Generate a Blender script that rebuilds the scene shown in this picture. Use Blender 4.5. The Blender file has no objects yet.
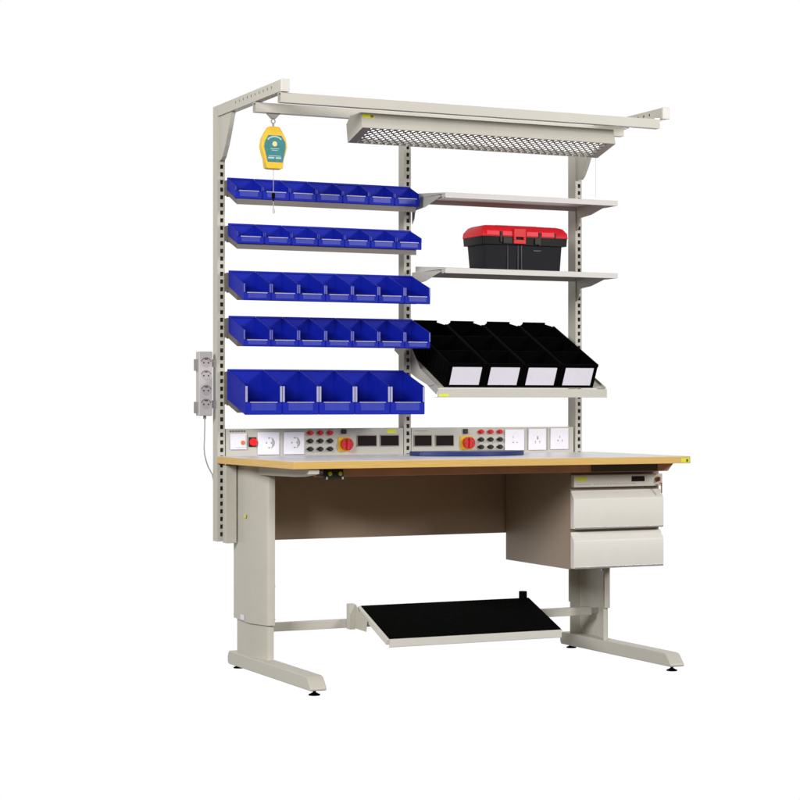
import bpy, bmesh, math, random
from mathutils import Vector, Matrix
random.seed(7)
SC = bpy.context.scene
COL = SC.collection
R = math.radians

# ------------------------------------------------------------------ materials
def mat(name, col, rough=.5, metal=0., noise=.04, nscale=30., bump=0., coat=0., spec=.5, bscale=None, emit=None):
    m = bpy.data.materials.new(name); m.use_nodes = True
    nt = m.node_tree; b = nt.nodes['Principled BSDF']
    b.inputs['Roughness'].default_value = rough
    b.inputs['Metallic'].default_value = metal
    b.inputs['Specular IOR Level'].default_value = spec
    b.inputs['Coat Weight'].default_value = coat
    tc = nt.nodes.new('ShaderNodeTexCoord')
    n = nt.nodes.new('ShaderNodeTexNoise'); n.inputs['Scale'].default_value = nscale
    n.inputs['Detail'].default_value = 5
    nt.links.new(tc.outputs['Object'], n.inputs['Vector'])
    r = nt.nodes.new('ShaderNodeValToRGB')
    r.color_ramp.elements[0].position = .3; r.color_ramp.elements[1].position = .7
    r.color_ramp.elements[0].color = tuple(c*(1-noise) for c in col)+(1,)
    r.color_ramp.elements[1].color = tuple(min(1, c*(1+noise)) for c in col)+(1,)
    nt.links.new(n.outputs['Fac'], r.inputs['Fac'])
    nt.links.new(r.outputs['Color'], b.inputs['Base Color'])
    mr = nt.nodes.new('ShaderNodeMapRange')
    mr.inputs['To Min'].default_value = max(0, rough-.06); mr.inputs['To Max'].default_value = min(1, rough+.06)
    nt.links.new(n.outputs['Fac'], mr.inputs['Value']); nt.links.new(mr.outputs['Result'], b.inputs['Roughness'])
    if bump:
        n2 = nt.nodes.new('ShaderNodeTexNoise'); n2.inputs['Scale'].default_value = bscale or 900
        nt.links.new(tc.outputs['Object'], n2.inputs['Vector'])
        bp = nt.nodes.new('ShaderNodeBump'); bp.inputs['Strength'].default_value = bump; bp.inputs['Distance'].default_value = .001
        nt.links.new(n2.outputs['Fac'], bp.inputs['Height']); nt.links.new(bp.outputs['Normal'], b.inputs['Normal'])
    if emit:
        b.inputs['Emission Color'].default_value = emit[:3]+(1,); b.inputs['Emission Strength'].default_value = emit[3]
    return m

M = dict(
    paint=mat('beige_powder_coat', (.52, .507, .45), .45, noise=.02, nscale=14, bump=.15),
    pale=mat('pale_powder_coat', (.65, .64, .60), .42, noise=.02, nscale=14, bump=.15),
    shelf=mat('shelf_grey_white', (.60, .585, .57), .45, noise=.02, bump=.1),
    brail=mat('bin_rail_shaded_grey', (.15, .13, .12), .55, noise=.03, bump=.1),  # rail grey darkened: shade beneath the bins put into the colour
    flange=mat('flange_sheen_blue', (.10, .11, .44), .35, noise=.05),  # bin blue paled, sheen on the front flanges put into colour
    railp=mat('rail_grey', (.50, .475, .44), .5, noise=.03, bump=.1),
    beige_shade=mat('shaded_beige_panel', (.37, .28, .205), .6, noise=.04, nscale=8, bump=.2),  # beige darkened, shade under the desk put into the panel colour
    apron=mat('apron_warm_shade', (.64, .34, .22), .5, noise=.1, nscale=12),  # shade and the glow off the wood edge put into colour
    lam=mat('desk_laminate', (.68, .68, .72), .32, noise=.02, nscale=60),
    blue=mat('blue_polypropylene', (.006, .016, .37), .5, noise=.06, nscale=25, bump=.12, spec=.14),
    bluelab=mat('blue_label_slot', (.030, .045, .40), .35, noise=.05, spec=.35),
    lilac=mat('label_edge_flange_sheen', (.36, .36, .54), .35, noise=.05),  # label edges; on large-bin flanges the paleness is painted sheen
    bmat=mat('blue_rubber_mat', (.006, .022, .14), .45, noise=.08),
    black=mat('black_conductive_plastic', (.0016, .0015, .0016), .75, noise=.2, bump=.1, spec=.03),
    rubber=mat('black_ribbed_rubber', (.0015, .0015, .0015), .8, noise=.2, spec=.06),
    dark=mat('dark_void', (.01, .009, .008), .6),
    paper=mat('paper_label', (.80, .78, .88), .6, noise=.015),
    white=mat('white_plastic', (.84, .83, .90), .3, noise=.015),
    strip=mat('strip_grey_plastic', (.52, .49, .49), .4, noise=.02),
    greyd=mat('socket_grey', (.30, .29, .29), .45),
    red=mat('red_plastic', (.62, .012, .018), .3, noise=.08, nscale=20),
    redlid=mat('red_toolbox_plastic', (.60, .010, .020), .45, noise=.08, nscale=20, spec=.2),
    graph=mat('graphite_plastic', (.011, .0115, .015), .6, noise=.12, nscale=14, bump=.2, spec=.15),
    graph2=mat('black_toolbox_rim', (.005, .005, .005), .5, noise=.15, spec=.2),
    yellow=mat('yellow_plastic', (.80, .52, .02), .35, noise=.06),
    lime=mat('esd_sticker', (.70, .75, .02), .5, noise=.1, nscale=200),
    ink=mat('ink', (.06, .06, .04), .6),
    teal=mat('teal_label', (.02, .20, .22), .4, noise=.12, nscale=60),
    tealp=mat('pale_teal_print', (.45, .6, .58), .5),
    steel=mat('zinc_steel', (.55, .54, .55), .3, metal=.8, noise=.1),
    alu=mat('louvre_aluminium', (.26, .25, .24), .35, noise=.1),
    lampin=mat('lamp_interior', (.75, .74, .72), .4),
    olive=mat('dark_olive_steel', (.075, .07, .052), .5),
    tube=mat('fluorescent_tube_glass', (.85, .85, .83), .25, emit=(1, .99, .96, 2.6)),
    lcd=mat('dark_display', (.010, .003, .004), .5, noise=.1, spec=.12),
    orange=mat('orange_neon', (.75, .18, .03), .4),
    brass=mat('copper_lock', (.42, .20, .10), .35, metal=.6),
    cable=mat('grey_cable', (.42, .38, .36), .5),
)
def wood():
    m = mat('beech_edge', (.66, .42, .14), .45)
    nt = m.node_tree; b = nt.nodes['Principled BSDF']
    tc = nt.nodes.new('ShaderNodeTexCoord'); mp = nt.nodes.new('ShaderNodeMapping')
    mp.inputs['Scale'].default_value = (3, 3, 160)
    n = nt.nodes.new('ShaderNodeTexNoise'); n.inputs['Scale'].default_value = 3; n.inputs['Detail'].default_value = 6
    r = nt.nodes.new('ShaderNodeValToRGB')
    r.color_ramp.elements[0].position = .3; r.color_ramp.elements[0].color = (.60, .37, .085, 1)
    r.color_ramp.elements[1].position = .7; r.color_ramp.elements[1].color = (.73, .49, .155, 1)
    nt.links.new(tc.outputs['Object'], mp.inputs['Vector']); nt.links.new(mp.outputs['Vector'], n.inputs['Vector'])
    nt.links.new(n.outputs['Fac'], r.inputs['Fac']); nt.links.new(r.outputs['Color'], b.inputs['Base Color'])
    return m
M['wood'] = wood()

# ------------------------------------------------------------------ mesh helper
class MB:
    def __init__(s): s.bm = bmesh.new()
    def box(s, x0, x1, y0, y1, z0, z1):
        v = [s.bm.verts.new(p) for p in [(x0,y0,z0),(x1,y0,z0),(x1,y1,z0),(x0,y1,z0),(x0,y0,z1),(x1,y0,z1),(x1,y1,z1),(x0,y1,z1)]]
        for f in [(0,3,2,1),(4,5,6,7),(0,1,5,4),(1,2,6,5),(2,3,7,6),(3,0,4,7)]: s.bm.faces.new([v[i] for i in f])
        return s
    def prism(s, pts, a0, a1, axis='X'):
        def p3(p, a):
            if axis == 'X': return (a, p[0], p[1])
            if axis == 'Y': return (p[0], a, p[1])
            return (p[0], p[1], a)
        A = [s.bm.verts.new(p3(p, a0)) for p in pts]; B = [s.bm.verts.new(p3(p, a1)) for p in pts]
        fs = [s.bm.faces.new(A), s.bm.faces.new(B[::-1])]
        n = len(pts)
        for i in range(n): fs.append(s.bm.faces.new([A[i], B[i], B[(i+1) % n], A[(i+1) % n]]))
        bmesh.ops.recalc_face_normals(s.bm, faces=fs)
        return s
    def loft(s, rings, cap=True):
        V = [[s.bm.verts.new(p) for p in r] for r in rings]; fs = []
        n = len(rings[0])
        for a, b in zip(V, V[1:]):
            for i in range(n): fs.append(s.bm.faces.new([a[i], a[(i+1) % n], b[(i+1) % n], b[i]]))
        if cap: fs += [s.bm.faces.new(V[0][::-1]), s.bm.faces.new(V[-1])]
        bmesh.ops.recalc_face_normals(s.bm, faces=fs)
        return s
    def cyl(s, c, r, h, axis='Z', n=24, r2=None):
        r2 = r if r2 is None else r2; rings = []
        for k, rr in ((0, r), (h, r2)):
            ring = []
            for i in range(n):
                a = 2*math.pi*i/n; u, v = rr*math.cos(a), rr*math.sin(a)
                ring.append({'Z': (c[0]+u, c[1]+v, c[2]+k), 'Y': (c[0]+u, c[1]+k, c[2]+v), 'X': (c[0]+k, c[1]+u, c[2]+v)}[axis])
            rings.append(ring)
        return s.loft(rings)
    def tube(s, pts, r, n=8):
        rings = []
        P = [Vector(p) for p in pts]
        for i, p in enumerate(P):
            t = (P[min(i+1, len(P)-1)] - P[max(i-1, 0)]).normalized()
            a = t.orthogonal().normalized() if abs(t.x) > .9 else t.cross(Vector((1, 0, 0))).normalized()
            b = t.cross(a)
            rings.append([tuple(p + a*r*math.cos(2*math.pi*k/n) + b*r*math.sin(2*math.pi*k/n)) for k in range(n)])
        return s.loft(rings)
    def ring(s, c, r0, r1, y0, y1, a0=0, a1=360, n=20):   # an annular arc in the XZ plane
        st = [(R(a0 + (a1-a0)*i/n)) for i in range(n+1)]
        rings = [[(c[0]+r*math.cos(a), y, c[1]+r*math.sin(a)) for r, y in ((r0, y0), (r1, y0), (r1, y1), (r0, y1))] for a in st]
        return s.loft(rings)
    def build(s, name, m, parent=None, bevel=0., seg=2, smooth=False, origin=None):
        me = bpy.data.meshes.new(name)
        off = Vector((0, 0, 0))
        if parent is not None:
            off = wloc(parent)
        if origin is not None:
            bmesh.ops.translate(s.bm, vec=-Vector(origin), verts=s.bm.verts)
        elif parent is not None:
            bmesh.ops.translate(s.bm, vec=-off, verts=s.bm.verts)
        s.bm.to_mesh(me); s.bm.free()
        me.materials.append(m)
        o = bpy.data.objects.new(name, me); COL.objects.link(o)
        if origin is not None: o.location = Vector(origin) - off
        if parent is not None: o.parent = parent
        if smooth:
            for p in me.polygons: p.use_smooth = True
            me.set_sharp_from_angle(angle=R(35))
        if bevel:
            b = o.modifiers.new('bevel', 'BEVEL'); b.width = bevel; b.segments = seg; b.limit_method = 'ANGLE'; b.angle_limit = R(40)
            for p in me.polygons: p.use_smooth = True
            b.harden_normals = True
        return o
def wloc(o):
    v = Vector((0, 0, 0))
    while o is not None: v += o.location; o = o.parent
    return v
def thing(name, label, cat, loc, group=None):
    o = bpy.data.objects.new(name, None); COL.objects.link(o); o.location = loc
    o.empty_display_size = .05
    return tag(o, label, cat, group)
def tag(o, label, cat, group=None):
    o['label'] = label; o['category'] = cat
    if group: o['group'] = group
    return o
def copy_tree(o, parent=None):
    c = o.copy(); COL.objects.link(c); c.parent = parent
    for ch in list(o.children): copy_tree(ch, c)
    return c

# ================================================================== WORKBENCH
wb = thing('workbench', 'beige height-adjustable electronics workbench with a grey top, beech edge and three slotted posts', 'workbench', (.84, -.3, 0))
ZT = .833; TH = .028
top_pts = [(-.003, -.748), (1.684, -.748), (1.684, .055), (-.003, .055)]
# worktop: laminate sheet on a beech-edged board; notched round the three posts
def notched(z0, z1, inset):
    m = MB()
    x0, x1, y0 = -.003+inset, 1.684-inset, -.748+inset
    m.prism([(x0+.022, y0), (x1, y0), (x1, -.001), (x0, -.001)], z0, z1, 'Z')
    return m
tt = notched(ZT-TH, ZT-.0015, 0).build('tabletop', M['wood'], wb, bevel=.0012)
notched(ZT-.0015, ZT, .0006).build('laminate', M['lam'], tt)
m = MB().box(1.642, 1.678, -.7486, -.748, .808, .826).build('sticker', M['lime'], tt)
MB().box(1.664, 1.672, -.7492, -.7486, .811, .822).build('sticker_print', M['ink'], tt)

def slots_face(m, x0, x1, z0, z1, y, t, hx0, hx1, pitch, hh, zs, ze):
    """front face of a channel with a column of punched slots"""
    m.box(x0, hx0, y, y+t, z0, z1); m.box(hx1, x1, y, y+t, z0, z1)
    z = zs; last = z0
    while z < ze:
        m.box(hx0, hx1, y, y+t, last, z); last = z+hh; z += pitch
    m.box(hx0, hx1, y, y+t, last, z1)
def make_post(x, top=2.197):
    m = MB(); z0 = .501; w = .031; d = .052 if x < 1.5 else .062; t = .002
    slots_face(m, x, x+w, z0, top, 0, t, x+.0115, x+.0245, .0298, .0165, z0+.02, top-(.08 if .5 < x < 1 else .225))
    m.box(x, x+t, t, d, z0, top); m.box(x+w-t, x+w, t, d, z0, top); m.box(x+t, x+w-t, d-t, d, z0, top)
    m.box(x+t, x+w-t, t, d-t, top-t, top)
    return m.build('post', M['paint'], wb)
for x in (-.001, .799, 1.6): make_post(x)

def make_arm(x):
    m = MB(); w = .031; z0, z1 = 2.155, 2.197; t = .002; ya, yb = -.001, -.672
    zm0, zm1 = 2.176, 2.185
    # left face with small punched holes
    m.box(x, x+t, yb, ya, z0, zm0); m.box(x, x+t, yb, ya, zm1, z1)
    y = -.2; last = ya
    while y > -.62:
        m.box(x, x+t, y, last, zm0, zm1); last = y-.009; y -= .042
    m.box(x, x+t, yb, last, zm0, zm1)
    m.box(x+w-t, x+w, yb, ya, z0, z1); m.box(x+t, x+w-t, yb, ya, z1-t, z1); m.box(x+t, x+w-t, yb, ya, z0, z0+t)
    a = m.build('arm', M['paint'], wb)
    MB().box(x-.001, x+w+.001, -.682, -.672, 2.153, 2.199).build('end_cap', M['pale'], a, bevel=.002)
    g = MB(); prof = [(-.0005, 2.1545), (-.142, 2.1545), (-.108, 2.093), (-.072, 2.035), (-.040, 1.995), (-.022, 1.984), (-.0005, 1.980)]
    g.prism(prof, x+.007, x+.0095); 
    # folded flange along the sloping edge
    for a0, a1 in zip(prof[1:5], prof[2:6]):
        g.prism([a0, a1, (a1[0]+.004, a1[1]+.002), (a0[0]+.004, a0[1]+.002)], x+.0095, x+.024)
    g.build('brace', M['paint'], a)
    return a
arms = [make_arm(-.001), make_arm(1.6)]
def make_rail(y, x0, x1):
    m = MB(); z0, z1 = 2.116, 2.1515; t = .002; d = .03
    m.box(x0, x1, y, y+t, z0, z1); m.box(x0, x1, y+d-t, y+d, z0, z1)
    m.box(x0, x1, y+t, y+d-t, z1-t, z1); m.box(x0, x1, y+t, y+d-t, z0, z0+t)
    r = m.build('overhead_rail', M['paint'], wb)
    for xx in (x0+.012, x1-.012): MB().box(xx, xx+.0005, y+t, y+d-t, z0+t, z1-t).build('end_shade_sheet', M['dark'], r)  # dark sheets stand in for shade inside the open tube ends
    for xx in (.001, 1.571): MB().box(xx, xx+.05 if xx > 1 else xx+.028, y+.003, y+.027, z1+.0002, 2.1548).build('clamp', M['steel'], r)
    return r
make_rail(-.672, 0, 1.592); make_rail(-.418, 0, 1.583)

# bin rails (tilted trays between the left and the middle post)
rows = [  # back-top z, depth, (front top, lip, bottom front, bottom back) below it, count, pitch, kind
    (1.913, .096, .039, .057, .088, .047, 7, .1121, 'shallow'),
    (1.736, .105, .037, .056, .084, .047, 7, .1121, 'shallow'),
    (1.553, .170, .057, .092, .121, .060, 7, .1128, 'medium'),
    (1.377, .170, .057, .096, .121, .063, 7, .1128, 'medium'),
    (1.170, .202, .065, .127, .175, .116, 5, .1510, 'large'),
]
for zt, dep, ft, lp, bf, bb, n, pit, kind in rows:
    m = MB()
    yb, yf = -.003, -.030-min(dep, .1)+.004
    sl = (bf-bb)/dep
    zb = zt-bb-.0015
    z_at = lambda y: zb + sl*(y+.03)
    drop = .022
    m.prism([(-.029, z_at(-.029)), (yf, z_at(yf)), (yf, z_at(yf)-drop), (-.029, z_at(-.029)-drop)], .034, .795)
    m.box(.0255, .034, -.026, -.003, zb-.018, zt-.008)            # hook bracket on the left post
    m.box(.795, .812, -.026, -.003, zb-.018, zt-.020)
    m.box(.034, .795, -.0285, -.0045, zb-.022, zt-.006)
    m.build('bin_rail', M['brail'], wb, bevel=.0006)

# modesty panel, leg bracket, underframe
MB().box(.031, 1.628, -.022, -.003, .502, .804).build('modesty_panel', M['beige_shade'], wb, bevel=.001)
MB().box(.012, .0560, -.062, -.0235, .498, .80).build('end_panel', M['paint'], wb, bevel=.002)
ap = MB().prism([(.15, .8045), (1.678, .8045), (1.650, .772), (.15, .772)], -.640, -.615, 'Y')
ap.build('apron', M['apron'], wb, bevel=.001)
MB().box(1.30, 1.60, -.644, -.6402, .7735, .8035).build('mounting_rail', M['olive'], wb, bevel=.001)
for x, ye in ((.082, -.735), (1.585, -.61)):
    MB().prism([(-.03, .8045), (ye, .8045), (ye, .786), (ye+.13, .772), (-.03, .764)], x, x+.042).build('support_arm', M['paint'], wb, bevel=.001)
MB().cyl((.1245, -.727, .789), .0125, .012, 'X', 16).build('end_clip', M['dark'], wb, smooth=True)

# telescopic legs
def dprof(xin, s, yr, yf, bulge, n=7):
    """D-shaped column section: open inner plane at xin, bulging by `bulge` towards s"""
    pts = [(xin, yr)]
    L = yr-yf
    q = [(.90, 0), (.97, .010), (1, .04), (1, .44), (.985, .47), (.90, .62), (.87, .66), (.50, .955), (.42, .985), (.30, 1.0)]
    pts += [(xin+s*bulge*a, yr-L*b) for a, b in q]
    pts.append((xin, yf))
    return pts
def shell(m, prof, t, z0, z1):
    cx = sum(p[0] for p in prof)/len(prof); cy = sum(p[1] for p in prof)/len(prof)
    inner = []
    for i, p in enumerate(prof):
        a = Vector(prof[max(0, i-1)]); b = Vector(prof[min(len(prof)-1, i+1)])
        d = (b-a).normalized(); n = Vector((-d.y, d.x))
        if n.dot(Vector((cx-p[0], cy-p[1]))) < 0: n = -n
        inner.append(tuple(Vector(p)+n*t))
    for i in range(len(prof)-1):
        m.prism([prof[i], prof[i+1], inner[i+1], inner[i]], z0, z1, 'Z')
def make_leg(xin, s, left):
    yr, yf = (-.006 if left else .008), -.288
    m = MB()
    prof = dprof(xin, s, yr-.010, yf+.010, .054)
    if left:
        m.prism(prof, .066, .60, 'Z')
    else:
        shell(m, prof, .003, .066, .60)
    leg = m.build('leg', M['paint'], wb, smooth=True)
    m = MB(); prof = dprof(xin+(-s*.001), s, yr, yf, .066)
    if left:
        # sleeve whose lower end is cut in a shallow step
        P0 = prof; r0 = []; r1 = []
        for x, y in P0:
            tt_ = (y-yr)/(yf-yr); r0.append((x, y, .205 - .006*max(0, min(1, (tt_-.40)/.1)))); r1.append((x, y, .803))
        m.loft([r0, r1])
    else:
        shell(m, prof, .003, .200, .803)
    sl = m.build('sleeve', M['paint'], leg, smooth=True)
    if left:
        MB().box(xin+s*.066-.0012, xin+s*.066, -.135, -.095, .206, .226).build('rating_plate', M['paper'], leg)
        MB().box(xin+s*.0672-.0012, xin+s*.0672, -.158, -.140, .600, .614).build('sticker', M['lime'], leg)
        for bz in (.345, .22): MB().cyl((xin+.0025, -.268, bz), .004, .006, 'X', 12).build('bolt', M['dark'], leg)
    else:
        MB().cyl((xin-.004, -.268, .355), .004, .006, 'X', 12).build('bolt', M['steel'], leg)
    # foot with chamfered nose and rear end
    xf0, xf1 = (.068, .132) if left else (1.568, 1.632)
    prof = [(.078, .026), (.078, .045), (.064, .067), (-.735, .0695), (-.752, .066), (-.785, .030), (-.785, .020), (.070, .014)]
    MB().prism(prof, xf0, xf1).build('foot', M['paint'], leg, bevel=.005, seg=3)
    for y in (.035, -.745):
        c = (xf0+.032, y)
        MB().cyl((c[0], c[1], 0), .021, .004, 'Z').cyl((c[0], c[1], .004), .019, .006, 'Z', r2=.008).cyl((c[0], c[1], .010), .006, .012, 'Z').build('glide', M['rubber'], leg, smooth=True)
    return leg
make_leg(.126, -1, True); make_leg(1.572, 1, False)
MB().box(.126, 1.584, -.165, -.133, .160, .193).build('crossbar', M['paint'], wb, bevel=.002)
MB().box(1.5842, 1.632, -.155, -.143, .165, .188).build('crossbar_bolt', M['steel'], wb, bevel=.001)

# ================================================================== DRAWER CABINET
X0, X1, YF, YB = 1.250, 1.653, -.580, -.036
dc = thing('drawer_cabinet', 'beige two-drawer metal cabinet hung under the right end of the bench top', 'drawer cabinet', (1.45, -.3, .39))
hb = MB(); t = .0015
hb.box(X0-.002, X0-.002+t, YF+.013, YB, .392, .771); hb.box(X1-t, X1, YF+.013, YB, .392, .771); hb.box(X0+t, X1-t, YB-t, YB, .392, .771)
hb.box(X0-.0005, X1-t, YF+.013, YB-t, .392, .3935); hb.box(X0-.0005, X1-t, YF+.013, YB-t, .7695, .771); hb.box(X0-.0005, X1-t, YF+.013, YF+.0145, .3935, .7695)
hb.build('housing', mat('cabinet_paint_shaded', (.30, .235, .18), .5, noise=.03, bump=.15), dc)  # beige paint darkened, shade on the cabinet side put into it
lp_ = MB().box(X0+.001, X1+.002, YF-.012, YF+.013, .712, .760).build('lock_panel', M['pale'], dc, bevel=.002)
yp = YF-.012
MB().box(X0+.012, X0+.060, yp-.0006, yp, .736, .752).build('sticker', M['lime'], lp_)
MB().box(X0+.262, X0+.322, yp-.001, yp, .731, .752).build('display', M['lcd'], lp_, bevel=.0004)
sp = MB()
for k in range(16): sp.box(X0+.09+k*.012, X0+.098+k*.012, yp-.0004, yp, .7225+random.uniform(-.0005, .0005), .7245)
sp.box(X0+.012, X0+.075, yp-.0004, yp, .7215, .723).build('printing', M['greyd'], lp_)
lk = MB().cyl((X1-.022, yp-.007, .739), .0105, .007, 'Y', 20).build('lock', M['brass'], lp_, smooth=True)
MB().box(X1-.0235, X1-.0205, yp-.022, yp-.007, .731, .747).cyl((X1-.021, yp-.022, .722), .0028, .002, 'Y', 10).box(X1-.0135, X1-.0105, yp-.018, yp-.013, .684, .722).box(X1-.020, X1-.0105, yp-.018, yp-.013, .720, .7255).build('key', M['brass'], lp_)
def make_drawer(z0, z1):
    # front folded outwards into a grip along its top
    prof = [(YF+.012, z1), (YF+.008, z1), (YF+.006, z1-.006), (YF-.0125, z1-.030), (YF-.0145, z1-.036), (YF-.0145, z0), (YF+.012, z0)]
    d = MB().prism(prof, X0-.001, X1+.006).build('drawer', M['pale'], dc, bevel=.0018)
    MB().box(X0+.004, X1+.002, YF-.0170, YF-.0145, z0-.001, z0+.006).build('bottom_trim', M['steel'], d, bevel=.0006)
    return d
make_drawer(.550, .699); make_drawer(.396, .537)

# ================================================================== CONTROL PANELS
PG = 'instrument panels along the back of the bench top'
def panel(x0, x1, label):
    t = thing('control_panel', label, 'control panel', ((x0+x1)/2, 0, ZT), PG)
    MB().box(x0, x1, -.0015, .05, ZT-.002, .939).build('panel_housing', M['paint'], t, bevel=.0015)
    return t
YP = -.0015
def plate(t, x0, x1, z0, z1, name='socket_plate'):
    return MB().box(x0, x1, YP-.007, YP, z0, z1).build(name, M['white'], t, bevel=.002)
def euro(t, x0, x1, z0, z1):
    p = plate(t, x0, x1, z0, z1)
    cx, cz = (x0+x1)/2+.002, (z0+z1)/2+.002; y = YP-.007
    MB().ring((cx, cz), .0195, .0225, y-.001, y+.001, -65, 65).box(cx-.004, cx+.004, y-.001, y, cz+.017, cz+.021).box(cx-.004, cx+.004, y-.001, y, cz-.021, cz-.017).cyl((cx-.012, y-.0008, cz), .003, .001, 'Y', 12).cyl((cx+.009, y-.0008, cz), .003, .001, 'Y', 12).build('socket_face', M['greyd'], p)
    MB().box(cx+.011, cx+.018, y-.0009, y, cz-.013, cz+.013).build('earth_shade', mat('socket_recess', (.45, .45, .42), .5), p)
def cn(t, x0, x1, z0, z1, kind):
    p = plate(t, x0, x1, z0, z1)
    cx, cz = (x0+x1)/2, (z0+z1)/2-.006; y = YP-.007
    m = MB()
    if kind == 0:
        m.cyl((cx-.008, y-.0006, cz-.005), .0032, .001, 'Y', 10).cyl((cx+.011, y-.0006, cz-.005), .0028, .001, 'Y', 10).box(cx-.009, cx-.007, y-.0006, y, cz+.012, cz+.022)
    elif kind == 1:
        m.prism([(cx-.004, cz+.006), (cx+.004, cz+.006), (cx+.002, cz+.020), (cx-.002, cz+.020)], y-.0006, y, 'Y')
        m.box(cx-.012, cx-.009, y-.0006, y, cz-.010, cz+.001); m.box(cx+.009, cx+.012, y-.0006, y, cz-.010, cz+.001)
    else:
        m.cyl((cx-.009, y-.0006, cz-.001), .0032, .001, 'Y', 10).box(cx-.001, cx+.002, y-.0006, y, cz+.009, cz+.018).box(cx+.010, cx+.013, y-.0006, y, cz-.006, cz+.003)
    m.build('socket_face', M['greyd'], p)
def jacks(t, xs, zs, name='test_jack'):
    for j, z in enumerate(zs):
        for x in xs:
            mm = M['red'] if j == 0 else M['dark']
            o = MB().cyl((x, YP-.012, z), .0095, .012, 'Y', 20).cyl((x, YP-.016, z), .0065, .004, 'Y', 16).box(x-.014, x+.014, YP-.006, YP, z-.0035, z+.0035).build(name, mm, t, smooth=True)
            if j == 0: o['label'] = 'red terminal'
def rotary(t, x0, x1, z0, z1):
    p = MB().box(x0, x1-.006, YP-.003, YP, z0, z1).build('isolator_switch', M['yellow'], t, bevel=.001)
    cx, cz = (x0+x1)/2+.004, (z0+z1)/2
    MB().cyl((cx, YP-.024, cz), .0245, .021, 'Y', 28).build('knob', M['red'], p, smooth=True)
    MB().box(cx-.005, cx+.005, YP-.032, YP-.024, cz-.021, cz+.021).build('grip', M['red'], p, bevel=.002)
    m = MB()
    for a in range(0, 360, 60):
        m.cyl((cx+.018*math.cos(R(a)), YP-.0245, cz+.018*math.sin(R(a))), .0035, .0006, 'Y', 10)
    m.build('printing', M['ink'], p)
def meter(t, x0, x1, z0, z1):
    f = MB().box(x0-.003, x1+.003, YP-.004, YP, z0-.003, z1+.003).build('meter', mat('meter_frame', (.30, .28, .24), .5), t, bevel=.001)
    MB().box(x0, x1, YP-.0055, YP-.004, z0, z1).build('display', M['lcd'], f)
p1 = panel(.034, .796, 'left instrument panel with a rocker switch, two round-socket plates and two dark meters')
s = plate(p1, .050, .118, .858, .921, 'rocker_switch')
MB().box(.070, .112, YP-.011, YP-.007, .866, .914).build('rocker', M['white'], s, bevel=.0015)
MB().box(.093, .106, YP-.0125, YP-.011, .878, .892).cyl((.0995, YP-.0138, .885), .0085, .0012, 'Y', 14).build('neon', M['orange'], s)
m = MB()
for k in range(6): m.box(.048+k*.0115, .057+k*.0115, YP-.0005, YP, .9275, .932)
m.build('printing', M['ink'], p1)
pb = MB().box(.127, .158, YP-.004, YP, .868, .906).build('push_button', M['dark'], p1, bevel=.001)
MB().cyl((.144, YP-.013, .887), .0145, .010, 'Y', 24).build('button_cap', mat('lit_red_button', (.8, .01, .01), .3, emit=(1, .01, .01, .35)), pb, smooth=True)
euro(p1, .164, .254, .837, .926); euro(p1, .273, .360, .837, .926)
jacks(p1, (.386, .429, .471), (.921, .889, .857))
rotary(p1, .507, .566, .846, .904)
MB().box(.521, .541, YP-.010, YP, .917, .934).build('toggle', M['dark'], p1, bevel=.001)
meter(p1, .592, .673, .868, .908); meter(p1, .694, .772, .868, .908)
MB().box(.722, .762, YP-.0006, YP, .918, .934).build('sticker', M['lime'], p1)
p2 = panel(.832, 1.590, 'right instrument panel with two dark meters and three white pin-socket plates')
MB().box(.846, .905, YP-.0004, YP, .9245, .9275).build('printing', M['greyd'], p2)
meter(p2, .845, .920, .866, .907); meter(p2, .942, 1.020, .866, .906)
rotary(p2, 1.052, 1.114, .848, .904)
MB().box(1.067, 1.085, YP-.010, YP, .914, .933).build('toggle', M['dark'], p2, bevel=.001)
jacks(p2, (1.148, 1.192, 1.236), (.921, .889, .858))
cn(p2, 1.259, 1.350, .843, .930, 0); cn(p2, 1.371, 1.454, .843, .932, 1); cn(p2, 1.476, 1.562, .845, .934, 2)
MB().box(1.365, 1.368, YP-.0006, YP, .843, .936).box(1.463, 1.466, YP-.0006, YP, .843, .936).build('seam', M['greyd'], p2)

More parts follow.
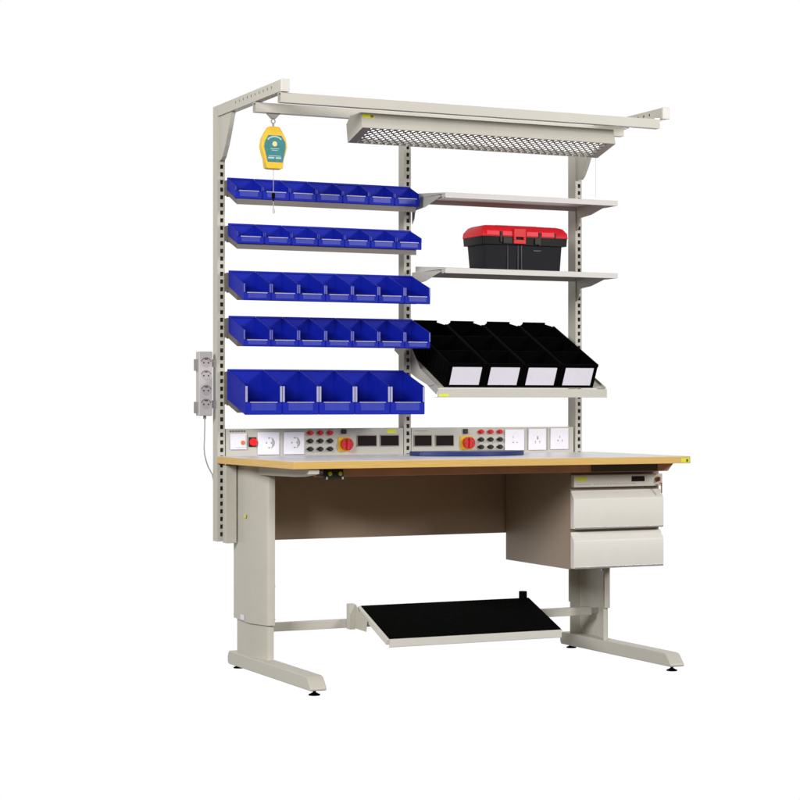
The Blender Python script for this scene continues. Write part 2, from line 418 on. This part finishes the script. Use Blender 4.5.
# ================================================================== STORAGE BINS
def make_bin(n, dep, ft, lp, bf, bb, pit):
    """open-fronted bin; origin at its back top left corner"""
    w = pit-.0022; t = .0026
    root = bpy.data.objects.new('storage_bin', None); COL.objects.link(root); root.empty_display_size = .02
    dr = .0030
    m = MB()
    side = [(0, 0), (-dep*.10, -ft*.10), (-dep, -ft), (-dep, -bf+.004), (-dep+.004, -bf), (0, -bb)]
    m.prism(side, 0, t); m.prism(side, w-t, w)
    m.prism([(0, 0), (-t, 0), (-t, -bb), (0, -bb)], t, w-t)                                  # back
    s_ = (bf-bb)/dep
    m.prism([(-t, -bb-s_*t), (-dep+t, -bf), (-dep+t, -bf+t), (-t, -bb-s_*t+t)], t, w-t)      # floor
    m.prism([(-dep, -lp), (-dep, -bf+.002), (-dep+t, -bf), (-dep+t, -lp)], t, w-t)            # front lip
    m.box(-.0 if False else 0, w, -.006, 0.0, -.006, 0.0016)                                   # rolled back rim
    body = m.build('bin_body', M['blue'], root, bevel=.0007, seg=1)
    fw = .0085 if dep > .19 else .0055 if dep > .15 else .0035         # folded front flanges, glossy sheen put into their pale colour
    for a in (0, w-fw): MB().box(a, a+fw, -dep-.0022, -dep, -lp+.001, -ft-.001).build('front_flange', M['lilac'] if dep > .19 else M['flange'] if dep > .15 else M['bluelab'], root, bevel=.0008)
    lh = MB().box(w*.16, w*.84, -dep-.0016, -dep, -lp-.003-(bf-lp)*.60, -lp-.003).build('label_slot', M['bluelab'], root, bevel=.0005)
    MB().box(w*.13, w*.87, -dep-.0040, -dep+t, -lp-.0022, -lp+.0016).build('label_edge', M['lilac'], root, bevel=.0006)
    return root
ordn = ['first', 'second', 'third', 'fourth', 'fifth', 'sixth', 'seventh']
rown = ['topmost', 'second', 'third', 'fourth', 'bottom']
protos = {}
for ri, (zt, dep, ft, lp, bf, bb, n, pit, kind) in enumerate(rows):
    proto = make_bin(n, dep, ft, lp, bf, bb, pit)
    x0 = (.0275, .0315, .0335, .0335, .0285)[ri]
    for k in range(n):
        b = proto if k == 0 else copy_tree(proto)
        b.location = (x0+k*pit, -.030, zt)
        extra = {0: ', beside the left post', n-1: ', by the black bins' if ri == 3 else ', at its end'}.get(k, '')
        if ri == 0 and k == 1: extra = ', behind the hanging hook'
        tag(b, f'{kind} blue plastic bin, {ordn[k]} from left in the {rown[ri]} blue row{extra}', 'storage bin', f'{kind} blue bins in the {rown[ri]} row')

# ================================================================== SHELVES
def shelf(zt, label):
    t = thing('shelf', label, 'shelf', (1.24, -.14, zt), 'flat shelves above the worktop on the right')
    x0, x1, yf = .850, 1.640, -.278
    m = MB(); th = .021
    m.box(x0, x1, yf, yf+.0015, zt-th, zt); m.box(x0, x1, yf+.0015, -.004, zt-.0035, zt-.002)
    m.box(x0, x0+.0015, yf+.0015, -.004, zt-th, zt-.0035); m.box(x1-.0015, x1, yf+.0015, -.004, zt-th, zt-.0035)
    m.box(x0, x1, yf+.0015, yf+.014, zt-th, zt-th+.0015)
    m.box(x0, 1.598, -.004, -.0025, zt-th, zt+.022)
    m.build('shelf_board', M['shelf'], t)
    for x in (.834, 1.604):
        pr = [(-.002, zt-.004), (-.255, zt-.010), (-.258, zt-.018), (-.20, zt-.030), (-.12, zt-.046), (-.03, zt-.052), (-.022, zt-.085), (-.002, zt-.105)]
        g = MB().prism(pr, x, x+.0025)
        g.box(x+.0025, x+.014, -.250, -.006, zt-.0060, zt-.0038)
        g.build('bracket', M['paint'], t)
        if x < 1:
            MB().prism([(-.004, zt+.020), (-.272, zt-.001), (-.272, zt-.006), (-.004, zt-.006)], .8485, .8498).build('end_lip', M['shelf'], t)
    return t
shelf(1.872, 'upper grey-white metal shelf, empty, under the overhead light')
shelf(1.574, 'lower grey-white metal shelf with the red and black toolbox on it')

# tilted bin shelf
A = math.atan2(.125, .27)
ts = thing('tilted_shelf', 'beige sloping shelf with a front lip carrying the four black bins', 'shelf', (.84, -.245, 1.062))
def T(u, v):   # along slope (backwards), normal to it -> (y, z)
    return (-.235+u*math.cos(A)-v*math.sin(A), 1.101+u*math.sin(A)+v*math.cos(A))
tx0, tx1 = .832, 1.603
m = MB(); LN = .43
m.prism([T(0, 0), T(LN, 0), T(LN, -.002), T(0, -.002)], tx0+.002, tx1-.002)
for a in (tx0, tx1-.002): m.prism([T(-.008, .008), T(LN, .008), T(LN, -.026), T(-.008, -.026)], a, a+.002)
m.build('shelf_board', M['railp'], ts)
MB().box(tx0, tx1+.002, -.250, -.243, 1.0625, 1.097).prism([(-.243, 1.0625), (-.215, 1.0625), (-.215, 1.064), (-.243, 1.064)], tx0, tx1).build('front_lip', M['paint'], ts, bevel=.0015)
MB().box(tx0+.004, tx0+.048, -.2507, -.250, 1.066, 1.076).build('sticker', M['lime'], ts)
for x in (.8305, 1.604):
    MB().prism([(-.002, 1.27), (-.002, 1.16), (-.06, 1.140), T(.06, -.02), T(.02, .004), T(.16, .006)], x-.0018 if x < 1 else x, x if x < 1 else x+.0018).build('bracket', M['paint'], ts)

def black_bin():
    root = bpy.data.objects.new('shelf_bin', None); COL.objects.link(root)
    w = .169; t = .003; L = .435; H = .104; c = .030
    def P(x, u, v):
        y = u*math.cos(A)-v*math.sin(A); z = u*math.sin(A)+v*math.cos(A); return (x, y, z)
    def sbox(m, x0, x1, u0, u1, v0, v1):
        pts = [(P(x, u, v)) for x, u, v in [(x0,u0,v0),(x1,u0,v0),(x1,u1,v0),(x0,u1,v0),(x0,u0,v1),(x1,u0,v1),(x1,u1,v1),(x0,u1,v1)]]
        v = [m.bm.verts.new(p) for p in pts]
        for f in [(0,3,2,1),(4,5,6,7),(0,1,5,4),(1,2,6,5),(2,3,7,6),(3,0,4,7)]: m.bm.faces.new([v[i] for i in f])
    m = MB()
    sbox(m, 0, t, 0, L-c, 0, H); sbox(m, w-t, w, 0, L-c, 0, H); sbox(m, t, w-t, 0, L, 0, t)
    sbox(m, t, w-t, 0, t, 0, H)
    # back with chamfered corners and a raised grip
    def quad(a, b, v0, v1):
        d = Vector((b[0]-a[0], b[1]-a[1])).normalized(); n = Vector((-d.y, d.x))*t
        q = [a, b, (b[0]+n.x, b[1]+n.y), (a[0]+n.x, a[1]+n.y)]
        lo = [P(x, u, v0) for x, u in q]; hi = [P(x, u, v1) for x, u in q]
        m.loft([lo, hi])
    quad((w, L-c), (w-c, L), 0, H-.004); quad((w-c, L), (c, L), 0, H+.004); quad((c, L), (0, L-c), 0, H-.004)
    # rim
    sbox(m, -.0005, .006, .0, L-c, H-.008, H+.0005); sbox(m, w-.006, w+.0005, .0, L-c, H-.008, H+.0005); sbox(m, 0, w, -.004, 0, H-.012, H+.001)
    body = m.build('bin_body', M['black'], root, bevel=.0008, seg=1)
    for u in (.135, .285):
        d = MB(); sbox(d, t, w-t, u, u+.0025, t, H-.003); d.build('divider', M['black'], root)
    l = MB(); sbox(l, .019, w-.019, -.0032, 0, .012, H-.016); l.build('label_card', M['paper'], root)
    l = MB(); sbox(l, .014, w-.013, -.0026, 0, .004, .0115); sbox(l, .014, .0185, -.0036, 0, .004, H-.014); sbox(l, w-.0185, w-.013, -.0036, 0, .004, H-.014); l.build('label_frame', M['black'], root)
    r = MB()
    for k in range(12): sbox(r, -.0018, 0, .03+k*.031, .034+k*.031, .004, H-.01)
    r.build('side_rib', M['black'], root)
    return root
proto = black_bin()
y0, z0 = T(.0, .002)
names = ['leftmost, partly behind blue bins', 'second from left', 'third from left', 'rightmost of four']
for k in range(4):
    b = proto if k == 0 else copy_tree(proto)
    b.location = (.866+k*.1712, y0+.004, z0)
    tag(b, f'black bin with white label card on sloping shelf, {names[k]}', 'storage bin', 'black bins on the sloping shelf')

# ================================================================== TOOLBOX
tb = thing('toolbox', 'black plastic toolbox with a red lid on the lower flat shelf', 'toolbox', (1.25, -.13, 1.573))
zb = 1.5725
def rrect(x0, x1, y0, y1, z, r=.008, n=4):
    pts = []
    for cx, cy, a0 in ((x1-r, y1-r, 0), (x0+r, y1-r, 90), (x0+r, y0+r, 180), (x1-r, y0+r, 270)):
        for i in range(n+1):
            a = R(a0+90*i/n); pts.append((cx+r*math.cos(a), cy+r*math.sin(a), z))
    return pts
bx0, bx1, by0, by1 = 1.062, 1.420, -.205, -.045
MB().loft([rrect(bx0+.008, bx1-.006, by0+.006, by1-.006, zb), rrect(bx0, bx1, by0, by1, zb+.115)]).build('box_body', M['graph'], tb, smooth=True)
rb = MB()
for x in (1.165, 1.212): rb.box(x, x+.0025, by0-.0012, by0+.008, zb+.004, zb+.112)
rb.box(1.228, 1.231, by0-.0012, by0+.008, zb+.004, zb+.112).box(1.285, 1.32, by0-.0005, by0+.006, zb+.085, zb+.089)
rb.build('ribs', mat('graphite_plastic_light', (.022, .023, .030), .45), tb)
MB().loft([rrect(bx0-.012, bx1+.018, by0-.008, by1+.010, zb+.108), rrect(bx0-.014, bx1+.020, by0-.010, by1+.012, zb+.140)]).build('rim', M['graph2'], tb, smooth=True)
lid = MB().loft([rrect(bx0-.016, bx1+.022, by0-.012, by1+.014, zb+.1402), rrect(bx0-.014, bx1+.020, by0-.010, by1+.012, zb+.160),
                 rrect(bx0+.000, bx1+.006, by0+.004, by1-.002, zb+.180), rrect(bx0+.010, bx1-.016, by0+.018, by1-.014, zb+.186)]).build('lid', M['redlid'], tb, smooth=True)
lf = MB()
for x0_, x1_ in ((1.064, 1.122), (1.136, 1.18), (1.245, 1.30), (1.315, 1.375)): lf.box(x0_, x1_, by0-.0150, by0-.010, zb+.143, zb+.162)
lf.build('lid_panel', mat('red_raised', (.68, .02, .035), .4, spec=.25), lid, bevel=.0015)
for a in ((1.126, 1.134, .118, .160), (1.303, 1.311, .108, .160), (1.285, 1.3025, .112, .137), (1.14, 1.18, .112, .137), (1.376, 1.381, .141, .160)): MB().box(a[0], a[1], by0-.0155, by0-.009, zb+a[2], zb+a[3]).build('rim_recess', M['dark'], tb)
lt = MB().box(1.186, 1.240, by0-.020, by0-.010, zb+.139, zb+.172).box(1.186, 1.240, by0-.019, by0-.0105, zb+.112, zb+.128).box(1.186, 1.195, by0-.019, by0-.0105, zb+.128, zb+.139).box(1.231, 1.240, by0-.019, by0-.0105, zb+.128, zb+.139)
lt.build('latch', mat('latch_red', (.62, .010, .015), .4, spec=.2), tb, bevel=.001)
hd = MB().box(1.12, 1.37, -.135, -.115, zb+.186, zb+.192).box(1.15, 1.34, -.132, -.118, zb+.192, zb+.1935)
hd.build('carry_handle', M['greyd'], tb, bevel=.002)

# ================================================================== OVERHEAD LIGHT
LX0, LX1 = .353, 1.432
lu = thing('overhead_light', 'long beige lamp housing with a diagonal aluminium louvre under the overhead rails', 'lamp', (.9, -.5, 2.02))
sec = [(-.600, 2.055), (-.583, 2.1135), (-.485, 2.1135), (-.449, 2.086), (-.462, 2.0155)]
Bf, Br = Vector((-.600, 2.055)), Vector((-.462, 2.0155))
dd = (Br-Bf); Ln = dd.length; dn = dd/Ln; up = Vector((-dn.y, dn.x))
if up.y < 0: up = -up
def LQ(u, v): p = Bf+dn*u+up*v; return (p.x, p.y)
m = MB(); t = .0018
m.prism([sec[0], sec[1], (sec[1][0]+t, sec[1][1]), (sec[0][0]+t, sec[0][1])], LX0, LX1)
m.prism([sec[1], sec[2], (sec[2][0], sec[2][1]-t), (sec[1][0], sec[1][1]-t)], LX0, LX1)
m.prism([sec[2], sec[3], (sec[3][0]-t, sec[3][1]), (sec[2][0]-t, sec[2][1]-t)], LX0, LX1)
m.prism([sec[3], sec[4], (sec[4][0]-t, sec[4][1]), (sec[3][0]-t, sec[3][1])], LX0, LX1)
m.prism(sec, LX0-.002, LX0); m.prism(sec, LX1, LX1+.002)
m.build('lamp_housing', M['paint'], lu)
fr = MB()   # bottom frame border
fr.prism([LQ(0, 0), LQ(.0035, 0), LQ(.0035, .002), LQ(0, .002)], LX0, LX1); fr.prism([LQ(Ln-.0035, 0), LQ(Ln, 0), LQ(Ln, .002), LQ(Ln-.0035, .002)], LX0, LX1)
fr.prism([LQ(.0035, 0), LQ(Ln-.0035, 0), LQ(Ln-.0035, .002), LQ(.0035, .002)], LX0, LX0+.034); fr.prism([LQ(.0035, 0), LQ(Ln-.0035, 0), LQ(Ln-.0035, .002), LQ(.0035, .002)], LX1-.034, LX1)
fr.build('bottom_frame', mat('frame_taupe', (.40, .35, .32), .5), lu)
MB().prism([LQ(.004, .024), LQ(Ln-.004, .024), LQ(Ln-.004, .026), LQ(.004, .026)], LX0+.002, LX1-.002).build('reflector', M['lampin'], lu)
lv = MB(); gx0, gx1 = LX0+.034, LX1-.034; W_ = Ln-.007
def LP(x, u, v): q = LQ(u, v); return (x, q[0], q[1])
pitch = .029; k = gx0-W_
def clip(a, b):   # clip the diagonal (x,u)->(x,u) to the opening
    (xa, ua), (xb, ub) = a, b
    if xa > xb: (xa, ua), (xb, ub) = (xb, ub), (xa, ua)
    if xb <= gx0 or xa >= gx1: return None
    if xa < gx0: f = (gx0-xa)/(xb-xa); ua += f*(ub-ua); xa = gx0
    if xb > gx1: f = (gx1-xa)/(xb-xa); ub = ua+f*(ub-ua); xb = gx1
    return (xa, ua), (xb, ub)
while k < gx1:
    for a, b in (((k, .0035), (k+W_, .0035+W_)), ((k+W_, .0035), (k, .0035+W_))):
        c = clip(a, b)
        if c is None: continue
        (xa, ua), (xb, ub) = c
        if xb-xa < .004: continue
        h = .0032
        lv.loft([[LP(xa, ua-h, .001), LP(xa, ua+h, .001), LP(xa, ua+h, .006), LP(xa, ua-h, .006)],
                 [LP(xb, ub-h, .001), LP(xb, ub+h, .001), LP(xb, ub+h, .006), LP(xb, ub-h, .006)]])
    k += pitch
lv.build('louvre', M['alu'], lu)
for q_ in (.22, .5, .78): MB().cyl((gx0+.01, LQ(Ln*q_, .016)[0], LQ(Ln*q_, .016)[1]), .0075, gx1-gx0-.01, 'X', 14).build('lamp_tube', M['tube'], lu, smooth=True)
nrm = Vector((sec[1][0]-sec[0][0], sec[1][1]-sec[0][1])).normalized()
def FQ(s_, o): p = Vector(sec[0])+nrm*s_+Vector((-nrm.y, nrm.x))*o; return (p.x, p.y)
MB().prism([FQ(.040, 0), FQ(.0545, 0), FQ(.0545, .0008), FQ(.040, .0008)], LX0+.004, LX0+.052).build('sticker', M['lime'], lu)
MB().prism([FQ(.042, .0008), FQ(.053, .0008), FQ(.053, .0012), FQ(.042, .0012)], LX0+.036, LX0+.048).build('sticker_print', M['brass'], lu)
for x in (.43, 1.38): MB().box(x, x+.02, -.53, -.392, 2.1137, 2.1158).build('hanger', M['paint'], lu)
MB().cyl((1.442, -.4335, 1.862), .0007, .16, 'Z', 6).build('pull_cord', M['cable'], lu)

# ================================================================== TOOL BALANCER
tbn = thing('tool_balancer', 'yellow tool balancer with a teal label hanging from the rear overhead rail', 'tool balancer', (.075, -.403, 2.0))
bx = .075; by = -.403
MB().prism([(bx-.027, 2.1155), (bx+.027, 2.1155), (bx+.008, 2.096), (bx-.008, 2.096)], by-.006, by+.006, 'Y').build('trolley', M['greyd'], tbn, bevel=.001)
MB().ring((bx, 2.087), .006, .0095, by-.002, by+.002).box(bx-.0035, bx+.0035, by-.003, by+.003, 2.066, 2.079).build('swivel_hook', M['steel'], tbn)
out = [(-.021, 2.066), (.021, 2.066), (.036, 2.045), (.050, 2.020), (.0545, 1.992), (.048, 1.968), (.040, 1.945), (.036, 1.914), (.030, 1.9085), (-.030, 1.9085), (-.036, 1.914), (-.041, 1.945), (-.049, 1.968), (-.0545, 1.992), (-.050, 2.020), (-.036, 2.045)]
hs = MB().prism([(bx+a*.94, b) for a, b in out], by-.015, by+.015, 'Y').build('casing', M['yellow'], tbn, bevel=.004, seg=3)
lab = [(-.028+.002, 2.033), (.028, 2.033), (.044, 2.010), (.046, 1.990), (.036, 1.945), (.034, 1.934), (-.030, 1.934), (-.032, 1.945), (-.044, 1.990), (-.040, 2.010)]
lb = MB().prism([(bx+a*.94, b) for a, b in lab], by-.0165, by-.015, 'Y').build('label_plate', M['teal'], tbn)
lp2 = MB().cyl((bx, by-.0172, 2.001), .010, .0006, 'Y', 8).build('emblem', mat('emblem_cream', (.75, .65, .30), .5), lb)
ar = MB().ring((bx, 1.992), .034, .039, by-.0171, by-.0165, 45, 140, 16)
for a, b, z in ((-.017, .017, 1.982), (-.012, .012, 1.976), (-.026, -.002, 1.946), (.004, .026, 1.946), (-.024, .024, 1.955)): ar.box(bx+a, bx+b, by-.0171, by-.0165, z, z+(.006 if z == 1.946 else .0022))
ar.build('printing', M['tealp'], lb)
MB().cyl((bx+.001, by, 1.822), .0011, .088, 'Z', 8).build('wire', M['cable'], tbn)
MB().cyl((bx+.001, by, 1.800), .0065, .020, 'Z', 14).cyl((bx+.001, by, 1.79), .003, .012, 'Z', 10).build('wire_stop', M['rubber'], tbn, smooth=True)
MB().tube([(bx+.001, by, 1.79), (bx+.001, by, 1.77), (bx-.001, by, 1.755), (bx+.002, by, 1.744), (bx+.006, by, 1.750), (bx+.004, by, 1.762)], .0017).build('snap_hook', M['cable'], tbn, smooth=True)

# ================================================================== POWER STRIP
ps = thing('power_strip', 'light grey four-socket power strip fixed upright on the left post', 'power strip', (-.05, .02, .99))
px0, px1, py0 = -.076, -.021, .0
MB().box(px0, px1, py0, py0+.040, .990, 1.240).build('strip_body', M['strip'], ps, bevel=.004, seg=3)
for z in (1.02, 1.18): MB().box(px1, -.001, py0+.022, py0+.036, z, z+.03).build('mounting_bracket', M['steel'], ps)
for z in (1.196, 1.146, 1.088, 1.035):
    cx = (px0+px1)/2+.001
    s = MB().ring((cx, z), .0185, .0215, py0-.0014, py0+.001, 15, 165, 18).build('socket', mat('socket_rim', (.20, .17, .17), .5) if 'socket_rim' not in bpy.data.materials else bpy.data.materials['socket_rim'], ps)
    MB().cyl((cx, py0-.0006, z), .0182, .0012, 'Y', 28).build('socket_face', mat('socket_face_grey', (.44, .41, .41), .45) if 'socket_face_grey' not in bpy.data.materials else bpy.data.materials['socket_face_grey'], s, smooth=True)
    MB().cyl((cx+.0095, py0-.0012, z), .003, .001, 'Y', 10).cyl((cx-.0095, py0-.0012, z), .003, .001, 'Y', 10).box(cx-.006, cx+.006, py0-.002, py0, z+.013, z+.0165).build('contacts', M['dark'], s)
for z in (1.165, 1.0):
    MB().box(px0-.014, px0, py0+.016, py0+.024, z, z+.045).build('mounting_ear', M['greyd'], ps, bevel=.001)
cb = [(px0+.030, .02, .992), (px0+.030, .02, .95), (px0+.029, .02, .90), (px0+.028, .022, .865), (px0+.033, .03, .84), (px0+.045, .045, .812), (px0+.058, .06, .79), (.0, .062, .76), (.012, .0625, .70), (.012, .0625, .6)]
MB().tube(cb, .0024).build('cable', M['cable'], ps, smooth=True)
MB().cyl((px0+.030, .02, .978), .006, .013, 'Z', 14).build('cable_gland', M['greyd'], ps, smooth=True)

# ================================================================== FOOTREST
fr_ = thing('footrest', 'tilted footrest with a black ribbed rubber mat clamped to the crossbar', 'footrest', (.88, -.33, .15))
FA = math.atan2(.100, .270)
def FT(u, v): return (-.470+u*math.cos(FA)-v*math.sin(FA), .144+u*math.sin(FA)+v*math.cos(FA))
fx0, fx1 = .507, 1.266; FL = .288
m = MB()
m.prism([FT(0, 0), FT(FL, 0), FT(FL, -.003), FT(0, -.003)], fx0+.012, fx1-.002)
m.prism([FT(-.004, .004), FT(FL, .004), FT(FL, -.018), FT(-.004, -.018)], fx0, fx0+.012)
m.prism([FT(-.004, .004), FT(FL, .004), FT(FL, -.018), FT(-.004, -.018)], fx1-.002, fx1)
m.prism([(-.474, .147), (-.466, .147), (-.466, .115), (-.474, .117)], fx0+.012, fx1-.002)
m.build('tray', M['pale'], fr_, bevel=.0012)
m = MB()
m.prism([FT(.004, 0), FT(FL-.001, 0), FT(FL-.001, .0055), FT(.004, .0055)], fx0+.0125, fx1-.0025)
u = .012
while u < FL-.01: m.prism([FT(u, .0055), FT(u+.006, .0055), FT(u+.005, .0085), FT(u+.001, .0085)], fx0+.015, fx1-.006); u += .0125
m.build('rubber_mat', M['rubber'], fr_)
q = FT(FL-.012, .004)
MB().cyl((fx1-.034, q[0], q[1]-.01), .0165, .043, 'Z', 20).build('knob', M['rubber'], fr_, smooth=True)
MB().prism([(-.205, .253), (-.180, .253), (-.185, .20), (-.20, .160), (-.30, .158), FT(.17, -.003), FT(FL-.03, -.003)], fx0-.010, fx0-.007).box(fx0-.034, fx0-.010, -.200, -.167, .157, .256).build('clamp_bracket', M['paint'], fr_, bevel=.001)
MB().prism([(-.205, .235), (-.180, .235), (-.180, .160), (-.30, .158), FT(.17, -.02), FT(FL-.03, -.02)], fx1-.03, fx1-.027).build('clamp_bracket', M['paint'], fr_, bevel=.001)

# ================================================================== SMALL THINGS
gb = thing('grounding_box', 'small black earth bonding box with two yellow snap studs under the table edge', 'grounding box', (.215, -.655, .762))
MB().box(.176, .246, -.668, -.645, .763, .8045).build('box_body', M['dark'], gb, bevel=.002)
for x in (.192, .232):
    MB().cyl((x, -.673, .784), .0075, .005, 'Y', 16).build('snap_stud', M['lime'], gb, smooth=True)
for x in (.177, .239): MB().box(x, x+.006, -.670, -.668, .764, .773).build('screw', M['white'], gb)

n = 24; fx = lambda s_: .706+.462*s_
bow = [(fx(i/n), -.34-.10*math.sin(math.pi*i/n)**.8) for i in range(n+1)]
bk = [(1.168, -.25), (.706, -.25)]
bmt = MB().prism(bow+bk, ZT+.0005, ZT+.018, 'Z').build('blue_tray', M['bmat'], None, bevel=.002, origin=(.95, -.28, ZT))
tag(bmt, 'flat dark blue tray with a bowed front lying on the grey worktop', 'tray')

# ================================================================== WORLD, LIGHTS, CAMERA
YAW = .4338
w = bpy.data.worlds.new('World'); SC.world = w; w.use_nodes = True
nt = w.node_tree; bg = nt.nodes['Background']
tc = nt.nodes.new('ShaderNodeTexCoord')
dot = nt.nodes.new('ShaderNodeVectorMath'); dot.operation = 'DOT_PRODUCT'
dot.inputs[1].default_value = (math.sin(YAW), math.cos(YAW), 0)
nt.links.new(tc.outputs['Generated'], dot.inputs[0])
cr = nt.nodes.new('ShaderNodeValToRGB')
cr.color_ramp.elements[0].position = .05; cr.color_ramp.elements[0].color = (.15, .125, .10, 1)
cr.color_ramp.elements[1].position = .80; cr.color_ramp.elements[1].color = (1, 1, 1, 1)
nt.links.new(dot.outputs['Value'], cr.inputs['Fac'])
nt.links.new(cr.outputs['Color'], bg.inputs['Color']); bg.inputs['Strength'].default_value = 1.0

def area(name, loc, target, size, power, col=(1, 1, 1)):
    l = bpy.data.lights.new(name, 'AREA'); l.shape = 'SQUARE'; l.size = size; l.energy = power; l.color = col
    o = bpy.data.objects.new(name, l); COL.objects.link(o); o.location = loc
    o.rotation_euler = (Vector(target)-Vector(loc)).to_track_quat('-Z', 'Y').to_euler()
    return o
area('left_softbox', (-4.5, -4.1, 3.35), (.5, -.2, 1.1), 2.0, 405, (1, .99, .97))
area('right_softbox', (4.8, -5.6, 3.0), (.9, -.2, 1.1), 1.3, 225, (1, .985, .97))
area('front_fill', (.6, -8.0, 3.6), (.8, -.2, 1.0), 1.8, 70, (1, .985, .975))  # unseen fill lamp added to brighten the drawer fronts

cd = bpy.data.cameras.new('camera'); cam = bpy.data.objects.new('camera', cd); COL.objects.link(cam)
cam.location = (-2.5252, -7.1377, 1.0419)
cam.rotation_euler = (R(90)+.0013, 0, -YAW)
cd.sensor_width = 36; cd.lens = 36*1938.93/800; cd.clip_end = 200
SC.camera = cam
SC.view_settings.view_transform = 'Standard'; SC.view_settings.look = 'None'; SC.view_settings.gamma = 1; SC.view_settings.exposure = 0
SC.render.engine = 'CYCLES'
